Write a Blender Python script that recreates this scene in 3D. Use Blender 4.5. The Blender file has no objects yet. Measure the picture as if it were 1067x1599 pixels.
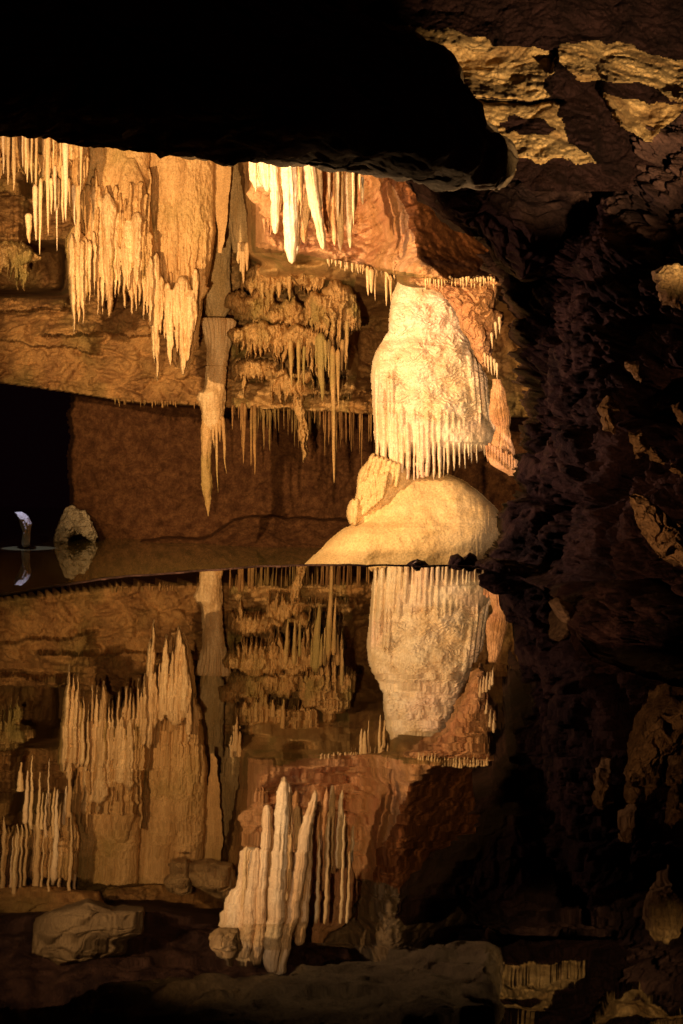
import bpy, math, random
import numpy as np
from mathutils import Matrix

# ------------------------------------------------------------------ set-up
F = 1900.0; CX = 533.5; YH = 700.0; CAMZ = 1.0
ROLL = math.radians(0.85)
CR, SR = math.cos(ROLL), math.sin(ROLL)
RNG = np.random.RandomState(11)
random.seed(5)
scene = bpy.context.scene
COL = scene.collection

def P(px, py, D):
    """a point at depth D metres seen at that place of the 1067x1599 photograph"""
    px = np.asarray(px, float); py = np.asarray(py, float); D = np.asarray(D, float)
    x = px - CX; y = py - YH
    xr = CR * x + SR * y; yr = -SR * x + CR * y
    X = xr / F * D; Z = CAMZ - yr / F * D
    return np.stack(np.broadcast_arrays(X, D, Z), -1)

# ------------------------------------------------------------------ noise
_perm = np.arange(4096); np.random.RandomState(3).shuffle(_perm)
_grad = np.random.RandomState(4).normal(size=(4096, 3)); _grad /= np.linalg.norm(_grad, axis=1)[:, None]
_rnd3 = np.random.RandomState(8).rand(4096, 3)
def _h(i, j, k):
    return _perm[(_perm[(_perm[i & 4095] + j) & 4095] + k) & 4095]
def perlin(p):
    p = np.asarray(p, float); sh = p.shape[:-1]; p = p.reshape(-1, 3)
    i = np.floor(p).astype(np.int64); f = p - i
    u = f * f * f * (f * (f * 6 - 15) + 10)
    r = 0
    for a in (0, 1):
        wa = u[:, 0] if a else 1 - u[:, 0]
        for b in (0, 1):
            wb = u[:, 1] if b else 1 - u[:, 1]
            for c in (0, 1):
                wc = u[:, 2] if c else 1 - u[:, 2]
                g = _grad[_h(i[:, 0] + a, i[:, 1] + b, i[:, 2] + c)]
                r = r + wa * wb * wc * ((f - (a, b, c)) * g).sum(1)
    return (r * 1.5).reshape(sh)
def fbm(p, o=4, gain=.5, lac=2.03):
    a = 1; s = 0; p = np.asarray(p, float)
    for _ in range(o):
        s = s + a * perlin(p); p = p * lac + 17.3; a *= gain
    return s
def ridged(p, o=4, gain=.5):
    a = 1; s = 0; p = np.asarray(p, float)
    for _ in range(o):
        s = s + a * (1 - 2 * np.abs(perlin(p))); p = p * 2.07 + 9.1; a *= gain
    return s / 2
def worley(p):
    """F1, F2 and a random value per cell"""
    p = np.asarray(p, float); sh = p.shape[:-1]; p = p.reshape(-1, 3)
    i = np.floor(p).astype(np.int64)
    f1 = np.full(len(p), 9.); f2 = f1.copy(); cid = np.zeros(len(p))
    for a in (-1, 0, 1):
        for b in (-1, 0, 1):
            for c in (-1, 0, 1):
                h = _h(i[:, 0] + a, i[:, 1] + b, i[:, 2] + c)
                q = i + (a, b, c) + _rnd3[h]
                d = np.sqrt(((q - p) ** 2).sum(1))
                m = d < f1
                f2 = np.where(m, f1, np.minimum(f2, d)); cid = np.where(m, _rnd3[h, 0], cid); f1 = np.where(m, d, f1)
    return f1.reshape(sh), f2.reshape(sh), cid.reshape(sh)
def n1(x, seed=0.):
    x = np.asarray(x, float)
    return perlin(np.stack([x, np.zeros_like(x) + seed + .37, np.zeros_like(x) + .71], -1))
def sstep(a, b, x):
    t = np.clip((np.asarray(x, float) - a) / (b - a), 0, 1)
    return t * t * (3 - 2 * t)
def rocky(p, s=1.):
    """broken limestone: beds, blocks, pits; about -1..1"""
    q = p * s
    w = q + .35 * np.stack([perlin(q * 1.3 + 5), perlin(q * 1.3 + 31), perlin(q * 1.3 + 77)], -1)
    f1, f2, c = worley(w * (1.0, 1.0, 1.9))
    g1, g2, d = worley(w * (2.9, 2.9, 5.2) + 40)
    return .55 * fbm(q * .8, 5, .55) + .42 * (c - .5) - .3 * np.exp(-((f2 - f1) / .09) ** 2) + .2 * (d - .5) - .1 * np.exp(-((g2 - g1) / .09) ** 2)

# ------------------------------------------------------------------ mesh and object helpers
def link(o, parent=None):
    COL.objects.link(o)
    if parent is not None: o.parent = parent
    return o
def tag(o, label=None, cat=None, group=None, kind=None):
    if label: o['label'] = label
    if cat: o['category'] = cat
    if group: o['group'] = group
    if kind: o['kind'] = kind
    return o
def root(name, label, cat, at=(0, 0, 0), group=None):
    o = bpy.data.objects.new(name, None); o.location = tuple(float(v) for v in at); o.empty_display_size = .1
    link(o); tag(o, label, cat, group); return o
def mesh(name, V, faces, mat, parent=None, smooth=True):
    V = np.asarray(V, float).reshape(-1, 3); faces = np.asarray(faces)
    if parent is not None and parent.type == 'EMPTY' or parent is not None:
        loc = np.array(parent.location) if parent.parent is None else np.array(parent.location) + np.array(parent.parent.location)
        V = V - loc
        off = np.zeros(3)
    else:
        off = V.mean(0); V = V - off
    me = bpy.data.meshes.new(name)
    me.vertices.add(len(V)); me.vertices.foreach_set('co', V.ravel())
    n = faces.shape[1]
    me.loops.add(faces.size); me.loops.foreach_set('vertex_index', faces.ravel().astype(np.int32))
    me.polygons.add(len(faces)); me.polygons.foreach_set('loop_start', np.arange(0, faces.size, n, dtype=np.int32))
    if smooth: me.polygons.foreach_set('use_smooth', np.ones(len(faces), bool))
    me.materials.append(mat); me.update(calc_edges=True); me.validate()
    o = bpy.data.objects.new(name, me); link(o, parent); o.location = tuple(off)
    return o
def grid_faces(n, m, wrap=False, flip=False):
    i = np.arange(n - 1)[:, None]; j = np.arange(m if wrap else m - 1)[None, :]
    a = i * m + j; b = i * m + (j + 1) % m; c = (i + 1) * m + (j + 1) % m; d = (i + 1) * m + j
    f = np.stack([a, b, c, d], -1).reshape(-1, 4)
    return f[:, ::-1] if flip else f
def obj_pos(V): return V

def tube(name, cen, rad, mat, parent=None, ratio=1., nt=12, disp=None, rag=0., ragn=9.):
    """closed body swept down a centre line (n,3) with half widths rad (n) across the picture and rad*ratio in depth"""
    n = len(cen); ph = np.linspace(0, 2 * math.pi, nt, endpoint=False)
    c, s = np.cos(ph), np.sin(ph)
    rad = np.asarray(rad, float)
    rr = np.asarray(ratio, float) * np.ones(n)
    off = np.stack([rad[:, None] * c, (rad * rr)[:, None] * s, np.zeros((n, nt))], -1)
    V = cen[:, None, :] + off
    if disp is not None:
        d = disp(V, np.broadcast_to(ph, (n, nt)), np.broadcast_to(np.linspace(0, 1, n)[:, None], (n, nt)))
        nr = np.stack([np.broadcast_to(c, (n, nt)), np.broadcast_to(s, (n, nt)), np.zeros((n, nt))], -1)
        V = V + nr * d[..., None]
    if rag:
        tq_ = np.linspace(0, 1, n)[:, None]
        tee = np.clip(1 - np.abs(n1(ph * ragn + cen[0, 0] * 9, 5)) * 3., 0, 1) * .75 + .35 * n1(ph * 2.3 + cen[0, 0] * 5, 2)
        V[..., 2] -= rag * tee[None, :] * sstep(.55, 1, tq_)
    V = V.reshape(-1, 3)
    top = cen[0] + (0, 0, .0); bot = cen[-1]
    f = grid_faces(n, nt, True, True)
    k = len(V); V = np.concatenate([V, [top], [bot]])
    j = np.arange(nt)
    t1 = np.stack([j, (j + 1) % nt, np.full(nt, k), np.full(nt, k)], -1)
    # caps as triangles folded into quads would be degenerate: build them as a second ring shrunk to the centre
    eps = 1e-4
    capT = top + (V[:nt] - top) * .02; capB = bot + (V[(n - 1) * nt:n * nt] - bot) * .02
    V = np.concatenate([capT, V[:n * nt], capB])
    f = grid_faces(n + 2, nt, True, True)
    return mesh(name, V, f, mat, parent)

def rows_body(name, rows, D, mat, parent=None, ratio=.6, nt=48, ny=80, disp=None, lin=False, Dtop=None, rag=0., ragn=9.):
    """closed body whose outline is rows of (py, x_left, x_right) in photograph pixels, at depth D"""
    R = np.array(rows, float); y = np.linspace(R[0, 0], R[-1, 0], ny)
    xl = np.interp(y, R[:, 0], R[:, 1]); xr = np.interp(y, R[:, 0], R[:, 2])
    if not lin and ny > 12:
        k = max(1, ny // 40); ker = np.ones(2 * k + 1) / (2 * k + 1)
        pad = lambda a: np.convolve(np.pad(a, k, mode='edge'), ker, 'valid')
        xl, xr = pad(xl), pad(xr)
    Dd = np.linspace(Dtop if Dtop else D, D, ny)
    cen = P((xl + xr) / 2, y, Dd); rad = np.maximum((xr - xl) / 2 / F * Dd, .004)
    return tube(name, cen, rad, mat, parent, ratio, nt, disp, rag, ragn)

def spike(name, x0, y0, x1, y1, w, D, mat, parent=None, knob=.25, nt=10, ny=26, taper=.75, seed=None, D1=None, fl=0.):
    """a stalactite from (x0,y0) down to its tip (x1,y1), w pixels wide at the top"""
    seed = RNG.rand() * 100 if seed is None else seed
    t = np.linspace(0, 1, ny); Dd = D + (0 if D1 is None else (D1 - D)) * t
    wob = n1(t * 3 + seed, 3) * w * .25 * t
    cen = P(x0 + (x1 - x0) * t + wob, y0 + (y1 - y0) * t, Dd)
    r = (w / 2) * (1 - t) ** taper * (1 + knob * n1(t * 5 + seed, 1) + .5 * knob * n1(t * 14 + seed, 2))
    r = r * (.35 + .65 * np.clip(t / .09, 0, 1) ** .5)
    r = np.maximum(r, .35) / F * Dd
    r[-1] *= .4
    dsp = None
    if fl:
        def dsp(V_, ph, tt_): return fl * (w / 2 / F * D) * (ridged(np.stack([ph * 2.2, tt_ * 2.5, ph * 0 + seed], -1), 3) + .5 * fbm(V_ * 9, 3)) * sstep(1.0, .9, tt_)
    return tube(name, cen, r, mat, parent, 1., nt, dsp)

def blob(name, pts, D0, front, back, mat, parent=None, rough=.1, scale=1., nth=160, nr=50, side=6, edge=.02, center=None, power=.5, tilt=0., facet=None, skew=0.):
    """solid from a star-shaped outline in photograph pixels: front face bulges `front` m towards the camera,
    sides run `back` m away from it"""
    pts = np.array(pts, float)
    c = pts.mean(0) if center is None else np.array(center, float)
    q = np.concatenate([pts, pts[:1]]); 
    seg = np.r_[0, np.cumsum(np.hypot(*np.diff(q, axis=0).T))]
    s = np.linspace(0, seg[-1], nth, endpoint=False)
    bx = np.interp(s, seg, q[:, 0]); by = np.interp(s, seg, q[:, 1])
    ds = seg[-1] / nth
    r = np.sin(np.linspace(0, math.pi / 2, nr))                    # 0..1, dense at the rim
    rings = []
    for ri in np.r_[1e-5, r[1:]]:
        D = D0 - front * (1 - ri ** 2) ** power + tilt * (c[1] + (by - c[1]) * ri - c[1]) / 100
        rings.append(P(c[0] + (bx - c[0]) * ri, c[1] + (by - c[1]) * ri, D))
    for k in range(1, side + 1):
        rings.append(P(bx, by, D0 + tilt * (by - c[1]) / 100 + back * k / side))
    for ri in r[::-4][1:]:
        if ri < .02: continue
        rings.append(P(c[0] + (bx - c[0]) * ri, c[1] + (by - c[1]) * ri, D0 + back * 1.02 + .3 * back * (1 - ri ** 2) ** .5))
    V = np.array(rings)
    if skew:
        pxs = CX + V[..., 0] / V[..., 1] * F; V = (V - (0, 0, CAMZ)) * (1 + skew * np.clip(pxs - 500, -700, 400) / 100 / D0)[..., None] + (0, 0, CAMZ)
    d = rocky(V, scale) if facet is None else facet(V)
    lat = np.stack([fbm(V * 2.5 * scale + 3, 4), np.zeros(V.shape[:2]), fbm(V * 2.5 * scale + 60, 4)], -1)
    ray = V - (0, 0, CAMZ); ray /= np.linalg.norm(ray, axis=-1)[..., None]
    V = V - ray * (d * rough)[..., None] + lat * rough * edge * 10
    return mesh(name, V.reshape(-1, 3), grid_faces(len(rings), nth, True), mat, parent)

# ------------------------------------------------------------------ fused dripstone: a union of rounded members
def S(x0, y0, x1, y1, w, dz=0., taper=.55, ratio=1., part=None, knob=.2, flat=0.):
    return dict(k='s', a=(x0, y0, x1, y1, w), dz=dz, taper=taper, ratio=ratio, part=part, knob=knob, seed=RNG.rand() * 99, flat=flat)
def B(rows, dz=0., ratio=.6, part=None, cap=12., pw=2.):
    return dict(pw=pw, k='b', rows=np.array(rows, float), dz=dz, ratio=ratio, part=part, cap=cap)
def E(cx, cy, rx, ry, depth, dz=0., part=None):
    return dict(k='e', a=(cx, cy, rx, ry), depth=depth, dz=dz, part=part)
def compose(name, prims, D0, mat, parent=None, step=.9, k=.02, relief=None, back=.5, parts_mat=None, wob=1.2):
    xs = []; ys = []
    for p in prims:
        if p['k'] == 's': x0, y0, x1, y1, w = p['a']; xs += [min(x0, x1) - w, max(x0, x1) + w]; ys += [y0, y1]
        elif p['k'] == 'b': xs += [p['rows'][:, 1].min(), p['rows'][:, 2].max()]; ys += [p['rows'][0, 0], p['rows'][-1, 0]]
        else: cx, cy, rx, ry = p['a']; xs += [cx - rx, cx + rx]; ys += [cy - ry, cy + ry]
    gx = np.arange(min(xs) - 3, max(xs) + 3, step); gy = np.arange(min(ys) - 3, max(ys) + 3, step)
    X, Y = np.meshgrid(gx, gy)
    Xw = X + wob * fbm(np.stack([X * .05, Y * .035, X * 0 + D0], -1), 3); Yw = Y + wob * 1.5 * fbm(np.stack([X * .08, Y * .05, X * 0 + 7 + D0], -1), 3)
    m = D0 / F
    acc = np.zeros_like(X); best = np.full_like(X, -9.); bid = np.full(X.shape, -1)
    for i, p in enumerate(prims):
        if p['k'] == 's':
            x0, y0, x1, y1, w = p['a']; t = (Yw - y0) / (y1 - y0); tc = np.clip(t, 0, 1)
            r = w / 2 * ((1 - tc) ** p['taper'] * (1 - p['flat']) + p['flat']) * (1 + p['knob'] * n1(tc * 5 + p['seed'], 1) + .4 * p['knob'] * n1(tc * 15 + p['seed'], 2))
            r = r * np.clip(tc / .12, 0, 1) ** .5
            q = r * r - (Xw - x0 - (x1 - x0) * tc - w * .2 * tc * n1(tc * 2.5 + p['seed'], 4)) ** 2
            q = np.where((t < 0) | (t > 1), -1, q); h = np.sqrt(np.maximum(q, 0)) * m * p['ratio']
        elif p['k'] == 'b':
            R_ = p['rows']; xl = np.interp(Yw, R_[:, 0], R_[:, 1]); xr = np.interp(Yw, R_[:, 0], R_[:, 2])
            c = (xl + xr) / 2; hw = (xr - xl) / 2; q = hw * hw - (Xw - c) ** 2
            q = np.where((Yw < R_[0, 0]) | (Yw > R_[-1, 0]), -1, q)
            h = np.sqrt(np.maximum(1 - np.abs((Xw - c) / np.maximum(hw, 1e-3)) ** p['pw'], 0)) * hw * m * p['ratio'] * np.clip((R_[-1, 0] - Yw) / p['cap'], 0, 1) ** .5
        else:
            cx, cy, rx, ry = p['a']; q = 1 - ((Xw - cx) / rx) ** 2 - ((Yw - cy) / ry) ** 2; h = np.sqrt(np.maximum(q, 0)) * p['depth']
        v = h + p['dz']; cov = q > 0
        acc += np.where(cov, np.exp(np.clip(v / k, -60, 200)), 0)
        g = cov & (v > best); best = np.where(g, v, best); bid = np.where(g, i, bid)
    mask = bid >= 0
    H = np.where(mask, k * np.log(np.maximum(acc, 1e-30)), 0.)
    # distance-to-rim factor keeps relief from tearing the outline
    e = mask.astype(float)
    for _ in range(3):
        q = np.pad(e, 1, mode='edge'); e = np.minimum(e, (q[:-2, 1:-1] + q[2:, 1:-1] + q[1:-1, :-2] + q[1:-1, 2:]) / 4)
    if relief is not None: H = H + relief(X, Y, H) * e
    H = np.where(mask, np.maximum(H, .004), 0)
    Vf = P(X, Y, D0 - H); Vb = P(X, Y, D0 + back * np.maximum(H, 0) + .0)
    def nrm(V, sgn):
        a = np.gradient(V, axis=1); b = np.gradient(V, axis=0); n = np.cross(a, b); n /= np.maximum(np.linalg.norm(n, axis=-1), 1e-12)[..., None]
        return n * sgn
    Nf = nrm(Vf, 1.); 
    if Nf[..., 1][mask].mean() > 0: Nf = -Nf
    Nb = nrm(Vb, 1.)
    if Nb[..., 1][mask].mean() < 0: Nb = -Nb
    ny, nx = X.shape
    F_ = grid_faces(ny, nx, False, True)
    mf = mask.ravel()[F_].any(1); F_ = F_[mf]
    cid = bid.ravel()[F_].max(1)
    V = np.concatenate([Vf.reshape(-1, 3), Vb.reshape(-1, 3)]); Nn = np.concatenate([Nf.reshape(-1, 3), Nb.reshape(-1, 3)])
    base = nx * ny
    outs = []
    pid = np.array([-1 if p['part'] is None else i for i, p in enumerate(prims)])
    grp = pid[np.maximum(cid, 0)]
    um = ~mask.ravel()
    remap = np.arange(2 * base); remap[base:][um] = np.arange(base)[um]     # front and back share their rim
    cellid = {int(c): i for i, c in enumerate(F_.min(1))}
    cm_ = F_.min(1)
    touch = um[F_].any(1)
    backgrp = grp.copy()
    for gval in np.unique(grp):
        if gval < 0: continue
        todo = set(int(c) for c in cm_[grp == gval]); comps = []
        while todo:
            st = [todo.pop()]; comp = [st[0]]
            while st:
                c = st.pop()
                for nb_ in (c - 1, c + 1, c - nx, c + nx):
                    if nb_ in todo: todo.remove(nb_); st.append(nb_); comp.append(nb_)
            comps.append(comp)
        comps.sort(key=len)
        for comp in comps[:-1]:
            for c in comp: grp[cellid[c]] = -1; backgrp[cellid[c]] = -1
        ii = [cellid[c] for c in comps[-1]]
        if not touch[ii].any() or len(ii) < 40:
            backgrp[ii] = -1
        if len(ii) < 40: grp[ii] = -1
    for gval in np.unique(grp):
        f = F_[grp == gval]
        if len(f) < 4: continue
        f = np.concatenate([f, remap[F_[backgrp == gval][:, ::-1] + base]])
        u, inv = np.unique(f, return_inverse=True)
        nm = name if gval < 0 else prims[gval]['part']
        mt = mat if gval < 0 or parts_mat is None else parts_mat
        o = mesh(nm, V[u], inv.reshape(f.shape), mt, parent)
        o.data.normals_split_custom_set_from_vertices(Nn[u].tolist())
        outs.append(o)
    return outs
def jelly(cx, cy, rx, ry, depth, n, L, w=7, dz=0., part=None, seed=0):
    """a rounded flowstone cap with a fringe of drips"""
    r = np.random.RandomState(seed + int(cx)); out = [E(cx, cy, rx, ry, depth, dz)]
    for i in range(n):
        u = -0.94 + 1.88 * (i + r.uniform(.2, .8)) / n; e = math.sqrt(1 - u * u)
        out.append(S(cx + u * rx, cy + ry * .1 * e - ry * .3, cx + u * rx * 1.02 + r.uniform(-1, 1), cy + ry * .75 * e + L * r.uniform(.35, 1), w * r.uniform(.7, 1.3), dz + depth * e * .82, taper=.5, part=part))
    return out
def flutes(amp, f=.11, y0=None, y1=None, rough=.012):
    def g(X, Y, H):
        a = ridged(np.stack([X * f, Y * f * .09, H * 1.5], -1), 4)
        gate = 1. if y0 is None else .3 + .7 * sstep(y0, y1, Y)
        return amp * a * gate + rough * fbm(np.stack([X * .22, Y * .12, X * 0], -1), 4) + .05 * fbm(np.stack([X * .03, Y * .014, X * 0 + 3], -1), 3)
    return g

# ------------------------------------------------------------------ materials
def new_mat(name):
    m = bpy.data.materials.new(name); m.use_nodes = True
    nt = m.node_tree; return m, nt, nt.nodes['Principled BSDF']
def rock_mat(name, c1, c2, c3=None, rough=.7, scale=3., bump=.02, bscale=14., streak=False, spec=.4, sss=0., fine=70., fbump=.004, patch=None):
    m, nt, b = new_mat(name); N = nt.nodes.new; L = nt.links.new
    g = N('ShaderNodeNewGeometry'); mp = N('ShaderNodeMapping'); L(g.outputs['Position'], mp.inputs[0])
    if streak: mp.inputs['Scale'].default_value = (2.2, 2.2, .28)
    n_ = N('ShaderNodeTexNoise'); n_.inputs['Scale'].default_value = scale; n_.inputs['Detail'].default_value = 7; n_.inputs['Roughness'].default_value = .62
    L(mp.outputs[0], n_.inputs['Vector'])
    r = N('ShaderNodeValToRGB'); L(n_.outputs['Fac'], r.inputs[0])
    r.color_ramp.elements[0].position = .36; r.color_ramp.elements[0].color = (*c1, 1)
    r.color_ramp.elements[1].position = .66; r.color_ramp.elements[1].color = (*c2, 1)
    out = r.outputs[0]
    if c3:
        n3 = N('ShaderNodeTexNoise'); n3.inputs['Scale'].default_value = scale * .45; n3.inputs['Detail'].default_value = 5
        L(g.outputs['Position'], n3.inputs['Vector'])
        r3 = N('ShaderNodeValToRGB'); r3.color_ramp.elements[0].position = .5 if patch is None else patch; r3.color_ramp.elements[1].position = .66
        r3.color_ramp.elements[1].color = (.85, .85, .85, 1)
        L(n3.outputs['Fac'], r3.inputs[0])
        mx = N('ShaderNodeMix'); mx.data_type = 'RGBA'; L(r3.outputs[0], mx.inputs[0]); L(out, mx.inputs[6]); mx.inputs[7].default_value = (*c3, 1)
        out = mx.outputs[2]
    # speckle of grains and grime
    sp = N('ShaderNodeTexNoise'); sp.inputs['Scale'].default_value = fine * .6; sp.inputs['Detail'].default_value = 3
    L(g.outputs['Position'], sp.inputs['Vector'])
    sr = N('ShaderNodeMapRange'); sr.inputs[1].default_value = .3; sr.inputs[2].default_value = .7; sr.inputs[3].default_value = .72; sr.inputs[4].default_value = 1.2
    L(sp.outputs['Fac'], sr.inputs[0])
    mm = N('ShaderNodeVectorMath'); mm.operation = 'SCALE'; L(out, mm.inputs[0]); L(sr.outputs[0], mm.inputs['Scale'])
    L(mm.outputs[0], b.inputs['Base Color'])
    b.inputs['Roughness'].default_value = rough; b.inputs['Specular IOR Level'].default_value = spec
    if sss:
        b.inputs['Subsurface Weight'].default_value = sss; b.inputs['Subsurface Radius'].default_value = (.06, .03, .015); b.inputs['Subsurface Scale'].default_value = 1.
    n2 = N('ShaderNodeTexNoise'); n2.inputs['Scale'].default_value = bscale; n2.inputs['Detail'].default_value = 8; n2.inputs['Roughness'].default_value = .65
    L(mp.outputs[0] if streak else g.outputs['Position'], n2.inputs['Vector'])
    b1 = N('ShaderNodeBump'); b1.inputs['Distance'].default_value = bump; L(n2.outputs['Fac'], b1.inputs['Height'])
    n4 = N('ShaderNodeTexNoise'); n4.inputs['Scale'].default_value = fine; n4.inputs['Detail'].default_value = 4
    L(g.outputs['Position'], n4.inputs['Vector'])
    b2 = N('ShaderNodeBump'); b2.inputs['Distance'].default_value = fbump; L(n4.outputs['Fac'], b2.inputs['Height']); L(b1.outputs[0], b2.inputs['Normal'])
    L(b2.outputs[0], b.inputs['Normal'])
    return m

M = {}
M['flow'] = rock_mat('cream_flowstone', (.74, .58, .38), (.88, .78, .62), (.84, .64, .54), rough=.42, scale=2.2, bump=.011, bscale=22, spec=.5)
M['flowdome'] = rock_mat('smooth_flowstone', (.66, .47, .24), (.78, .6, .34), None, rough=.55, scale=2.5, bump=.006, bscale=18, fine=60, fbump=.006)
M['curtain'] = rock_mat('amber_curtain', (.46, .27, .11), (.72, .48, .23), (.4, .28, .1), rough=.55, scale=1.8, bump=.03, bscale=9, streak=True)
M['tips'] = rock_mat('pale_tips', (.66, .44, .22), (.86, .66, .4), None, rough=.45, scale=3, bump=.02, bscale=12, streak=True)
M['pink'] = rock_mat('pinkish_calcite', (.76, .54, .34), (.92, .76, .56), (.72, .46, .24), rough=.45, scale=2, bump=.02, bscale=12, streak=True)
M['greycone'] = rock_mat('greyish_calcite', (.54, .38, .18), (.76, .58, .32), (.6, .42, .18), rough=.6, scale=3, bump=.03, bscale=16, streak=True)
M['tan'] = rock_mat('tan_limestone', (.24, .12, .045), (.5, .29, .11), (.2, .14, .045), rough=.8, scale=1.6, bump=.06, bscale=7)
M['ledge'] = rock_mat('mossy_flowstone', (.5, .3, .12), (.72, .48, .22), (.34, .27, .09), rough=.6, scale=2.4, bump=.04, bscale=12, streak=True)
M['mud'] = rock_mat('dim_brown_mud', (.09, .038, .018), (.18, .085, .038), (.07, .03, .015), rough=.95, scale=7, bump=.05, bscale=9, spec=.1, fine=40, fbump=.015)  # the wall's dimness under the lip is put into this dark mud
M['slab'] = rock_mat('shaded_rust_clay', (.2, .075, .03), (.34, .14, .05), None, rough=.9, scale=3, bump=.03, bscale=14, spec=.15, fine=40, fbump=.012)  # overhang's shadow on the ceiling slope put into the clay colour
M['orange'] = rock_mat('rusty_limestone', (.5, .26, .11), (.78, .46, .26), (.62, .3, .17), rough=.7, scale=3, bump=.06, bscale=10)
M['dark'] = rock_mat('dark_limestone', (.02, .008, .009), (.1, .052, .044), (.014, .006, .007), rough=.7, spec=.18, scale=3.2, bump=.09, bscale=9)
M['block'] = rock_mat('buff_limestone', (.28, .18, .09), (.5, .34, .17), None, rough=.85, scale=3, bump=.03, bscale=18)
M['over'] = rock_mat('overhang_limestone', (.17, .12, .075), (.29, .21, .13), None, rough=.9, scale=2, bump=.03, bscale=12, spec=.1)
M['rust'] = rock_mat('rust_stained_rock', (.2, .1, .05), (.4, .2, .1), None, rough=.9, scale=4, bump=.03, bscale=22)
M['shade_rock'] = rock_mat('shadow_black_limestone', (.008, .004, .004), (.026, .012, .012), None, rough=.9, spec=.05, scale=3, bump=.05, bscale=16)  # shadow cast across the upper-right beds, painted as black rock
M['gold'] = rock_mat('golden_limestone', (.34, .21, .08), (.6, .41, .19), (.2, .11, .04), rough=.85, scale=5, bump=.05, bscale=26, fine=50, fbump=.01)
M['amber'] = rock_mat('amber_tips', (.58, .38, .19), (.86, .65, .39), None, rough=.45, scale=3, bump=.02, bscale=12, streak=True)
M['pale'] = rock_mat('pale_rock', (.5, .42, .3), (.75, .66, .5), None, rough=.7, scale=3, bump=.03, bscale=12)

def water_mat(name, base, ior, wave, near_only):
    m, nt, b = new_mat(name); N = nt.nodes.new; L = nt.links.new
    nt.nodes.remove(b); out = nt.nodes['Material Output']
    df = N('ShaderNodeBsdfDiffuse'); df.inputs[0].default_value = (*base, 1)
    gl = N('ShaderNodeBsdfGlossy'); gl.inputs['Roughness'].default_value = .014; gl.inputs[0].default_value = (1, .98, .95, 1)
    fr = N('ShaderNodeFresnel'); fr.inputs[0].default_value = ior
    mx = N('ShaderNodeMixShader'); L(fr.outputs[0], mx.inputs[0]); L(df.outputs[0], mx.inputs[1]); L(gl.outputs[0], mx.inputs[2]); L(mx.outputs[0], out.inputs[0])
    g = N('ShaderNodeNewGeometry'); mp = N('ShaderNodeMapping'); mp.inputs['Scale'].default_value = (1.0, 2.6, 1); mp.inputs['Rotation'].default_value = (0, 0, .14)
    L(g.outputs['Position'], mp.inputs[0])
    def wavelet(scale, det):
        n_ = N('ShaderNodeTexNoise'); n_.inputs['Scale'].default_value = scale; n_.inputs['Detail'].default_value = det; n_.inputs['Roughness'].default_value = .5
        L(mp.outputs[0], n_.inputs['Vector'])
        sb = N('ShaderNodeVectorMath'); sb.operation = 'SUBTRACT'; L(n_.outputs['Color'], sb.inputs[0]); sb.inputs[1].default_value = (.5, .5, .5); return sb.outputs[0]
    # gentle slopes of the surface: a slow swell and finer ripples
    ad = N('ShaderNodeVectorMath'); ad.operation = 'ADD'; L(wavelet(1.6, 1.), ad.inputs[0])
    f_ = N('ShaderNodeVectorMath'); f_.operation = 'SCALE'; L(wavelet(5.5, 1.5), f_.inputs[0]); f_.inputs['Scale'].default_value = .8; L(f_.outputs[0], ad.inputs[1])
    sc = N('ShaderNodeVectorMath'); sc.operation = 'SCALE'; L(ad.outputs[0], sc.inputs[0]); sc.inputs['Scale'].default_value = wave
    if near_only:                                                  # the drip rings stir the near water more than the far
        sx = N('ShaderNodeSeparateXYZ'); L(g.outputs['Position'], sx.inputs[0])
        mr = N('ShaderNodeMapRange'); mr.inputs[1].default_value = 6.5; mr.inputs[2].default_value = 2.8; mr.inputs[3].default_value = .12 * wave; mr.inputs[4].default_value = wave
        L(sx.outputs[1], mr.inputs[0]); L(mr.outputs[0], sc.inputs['Scale'])
    ml = N('ShaderNodeVectorMath'); ml.operation = 'MULTIPLY'; L(sc.outputs[0], ml.inputs[0]); ml.inputs[1].default_value = (.4, 1, 0)
    up = N('ShaderNodeVectorMath'); up.operation = 'ADD'; L(ml.outputs[0], up.inputs[0]); up.inputs[1].default_value = (0, 0, 1)
    nz = N('ShaderNodeVectorMath'); nz.operation = 'NORMALIZE'; L(up.outputs[0], nz.inputs[0])
    for s in (gl, fr): L(nz.outputs[0], s.inputs['Normal'])
    return m
M['water'] = water_mat('still_pool_water', (.006, .003, .002), 1.54, .0125, True)
M['farwater'] = water_mat('murky_pool_water', (.2, .17, .065), 1.4, .004, False)

# ------------------------------------------------------------------ SETTING: back wall of the cave as one rock relief
def ipl(x, *pts):
    a = np.array(pts, float); return np.interp(x, a[:, 0], a[:, 1])
def teeth(x, freq, seed, p=2.):
    """hanging-fringe profile 0..1"""
    a = 1 - np.abs(n1(x * freq, seed)) * 3.2
    b = 1 - np.abs(n1(x * freq * 2.3, seed + 9)) * 3.2
    return np.clip(np.maximum(a, .7 * b), 0, 1) ** p

gx = np.arange(-260, 850, 1.7); gy = np.arange(120, 905, 1.7)
X, Y = np.meshgrid(gx, gy)
D = ipl(Y, (120, 21.5), (230, 23.2), (330, 24.6), (500, 25.2), (640, 24.9)) * np.ones_like(X)
def blendD(D, mask, val): return D * (1 - mask) + val * mask
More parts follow.
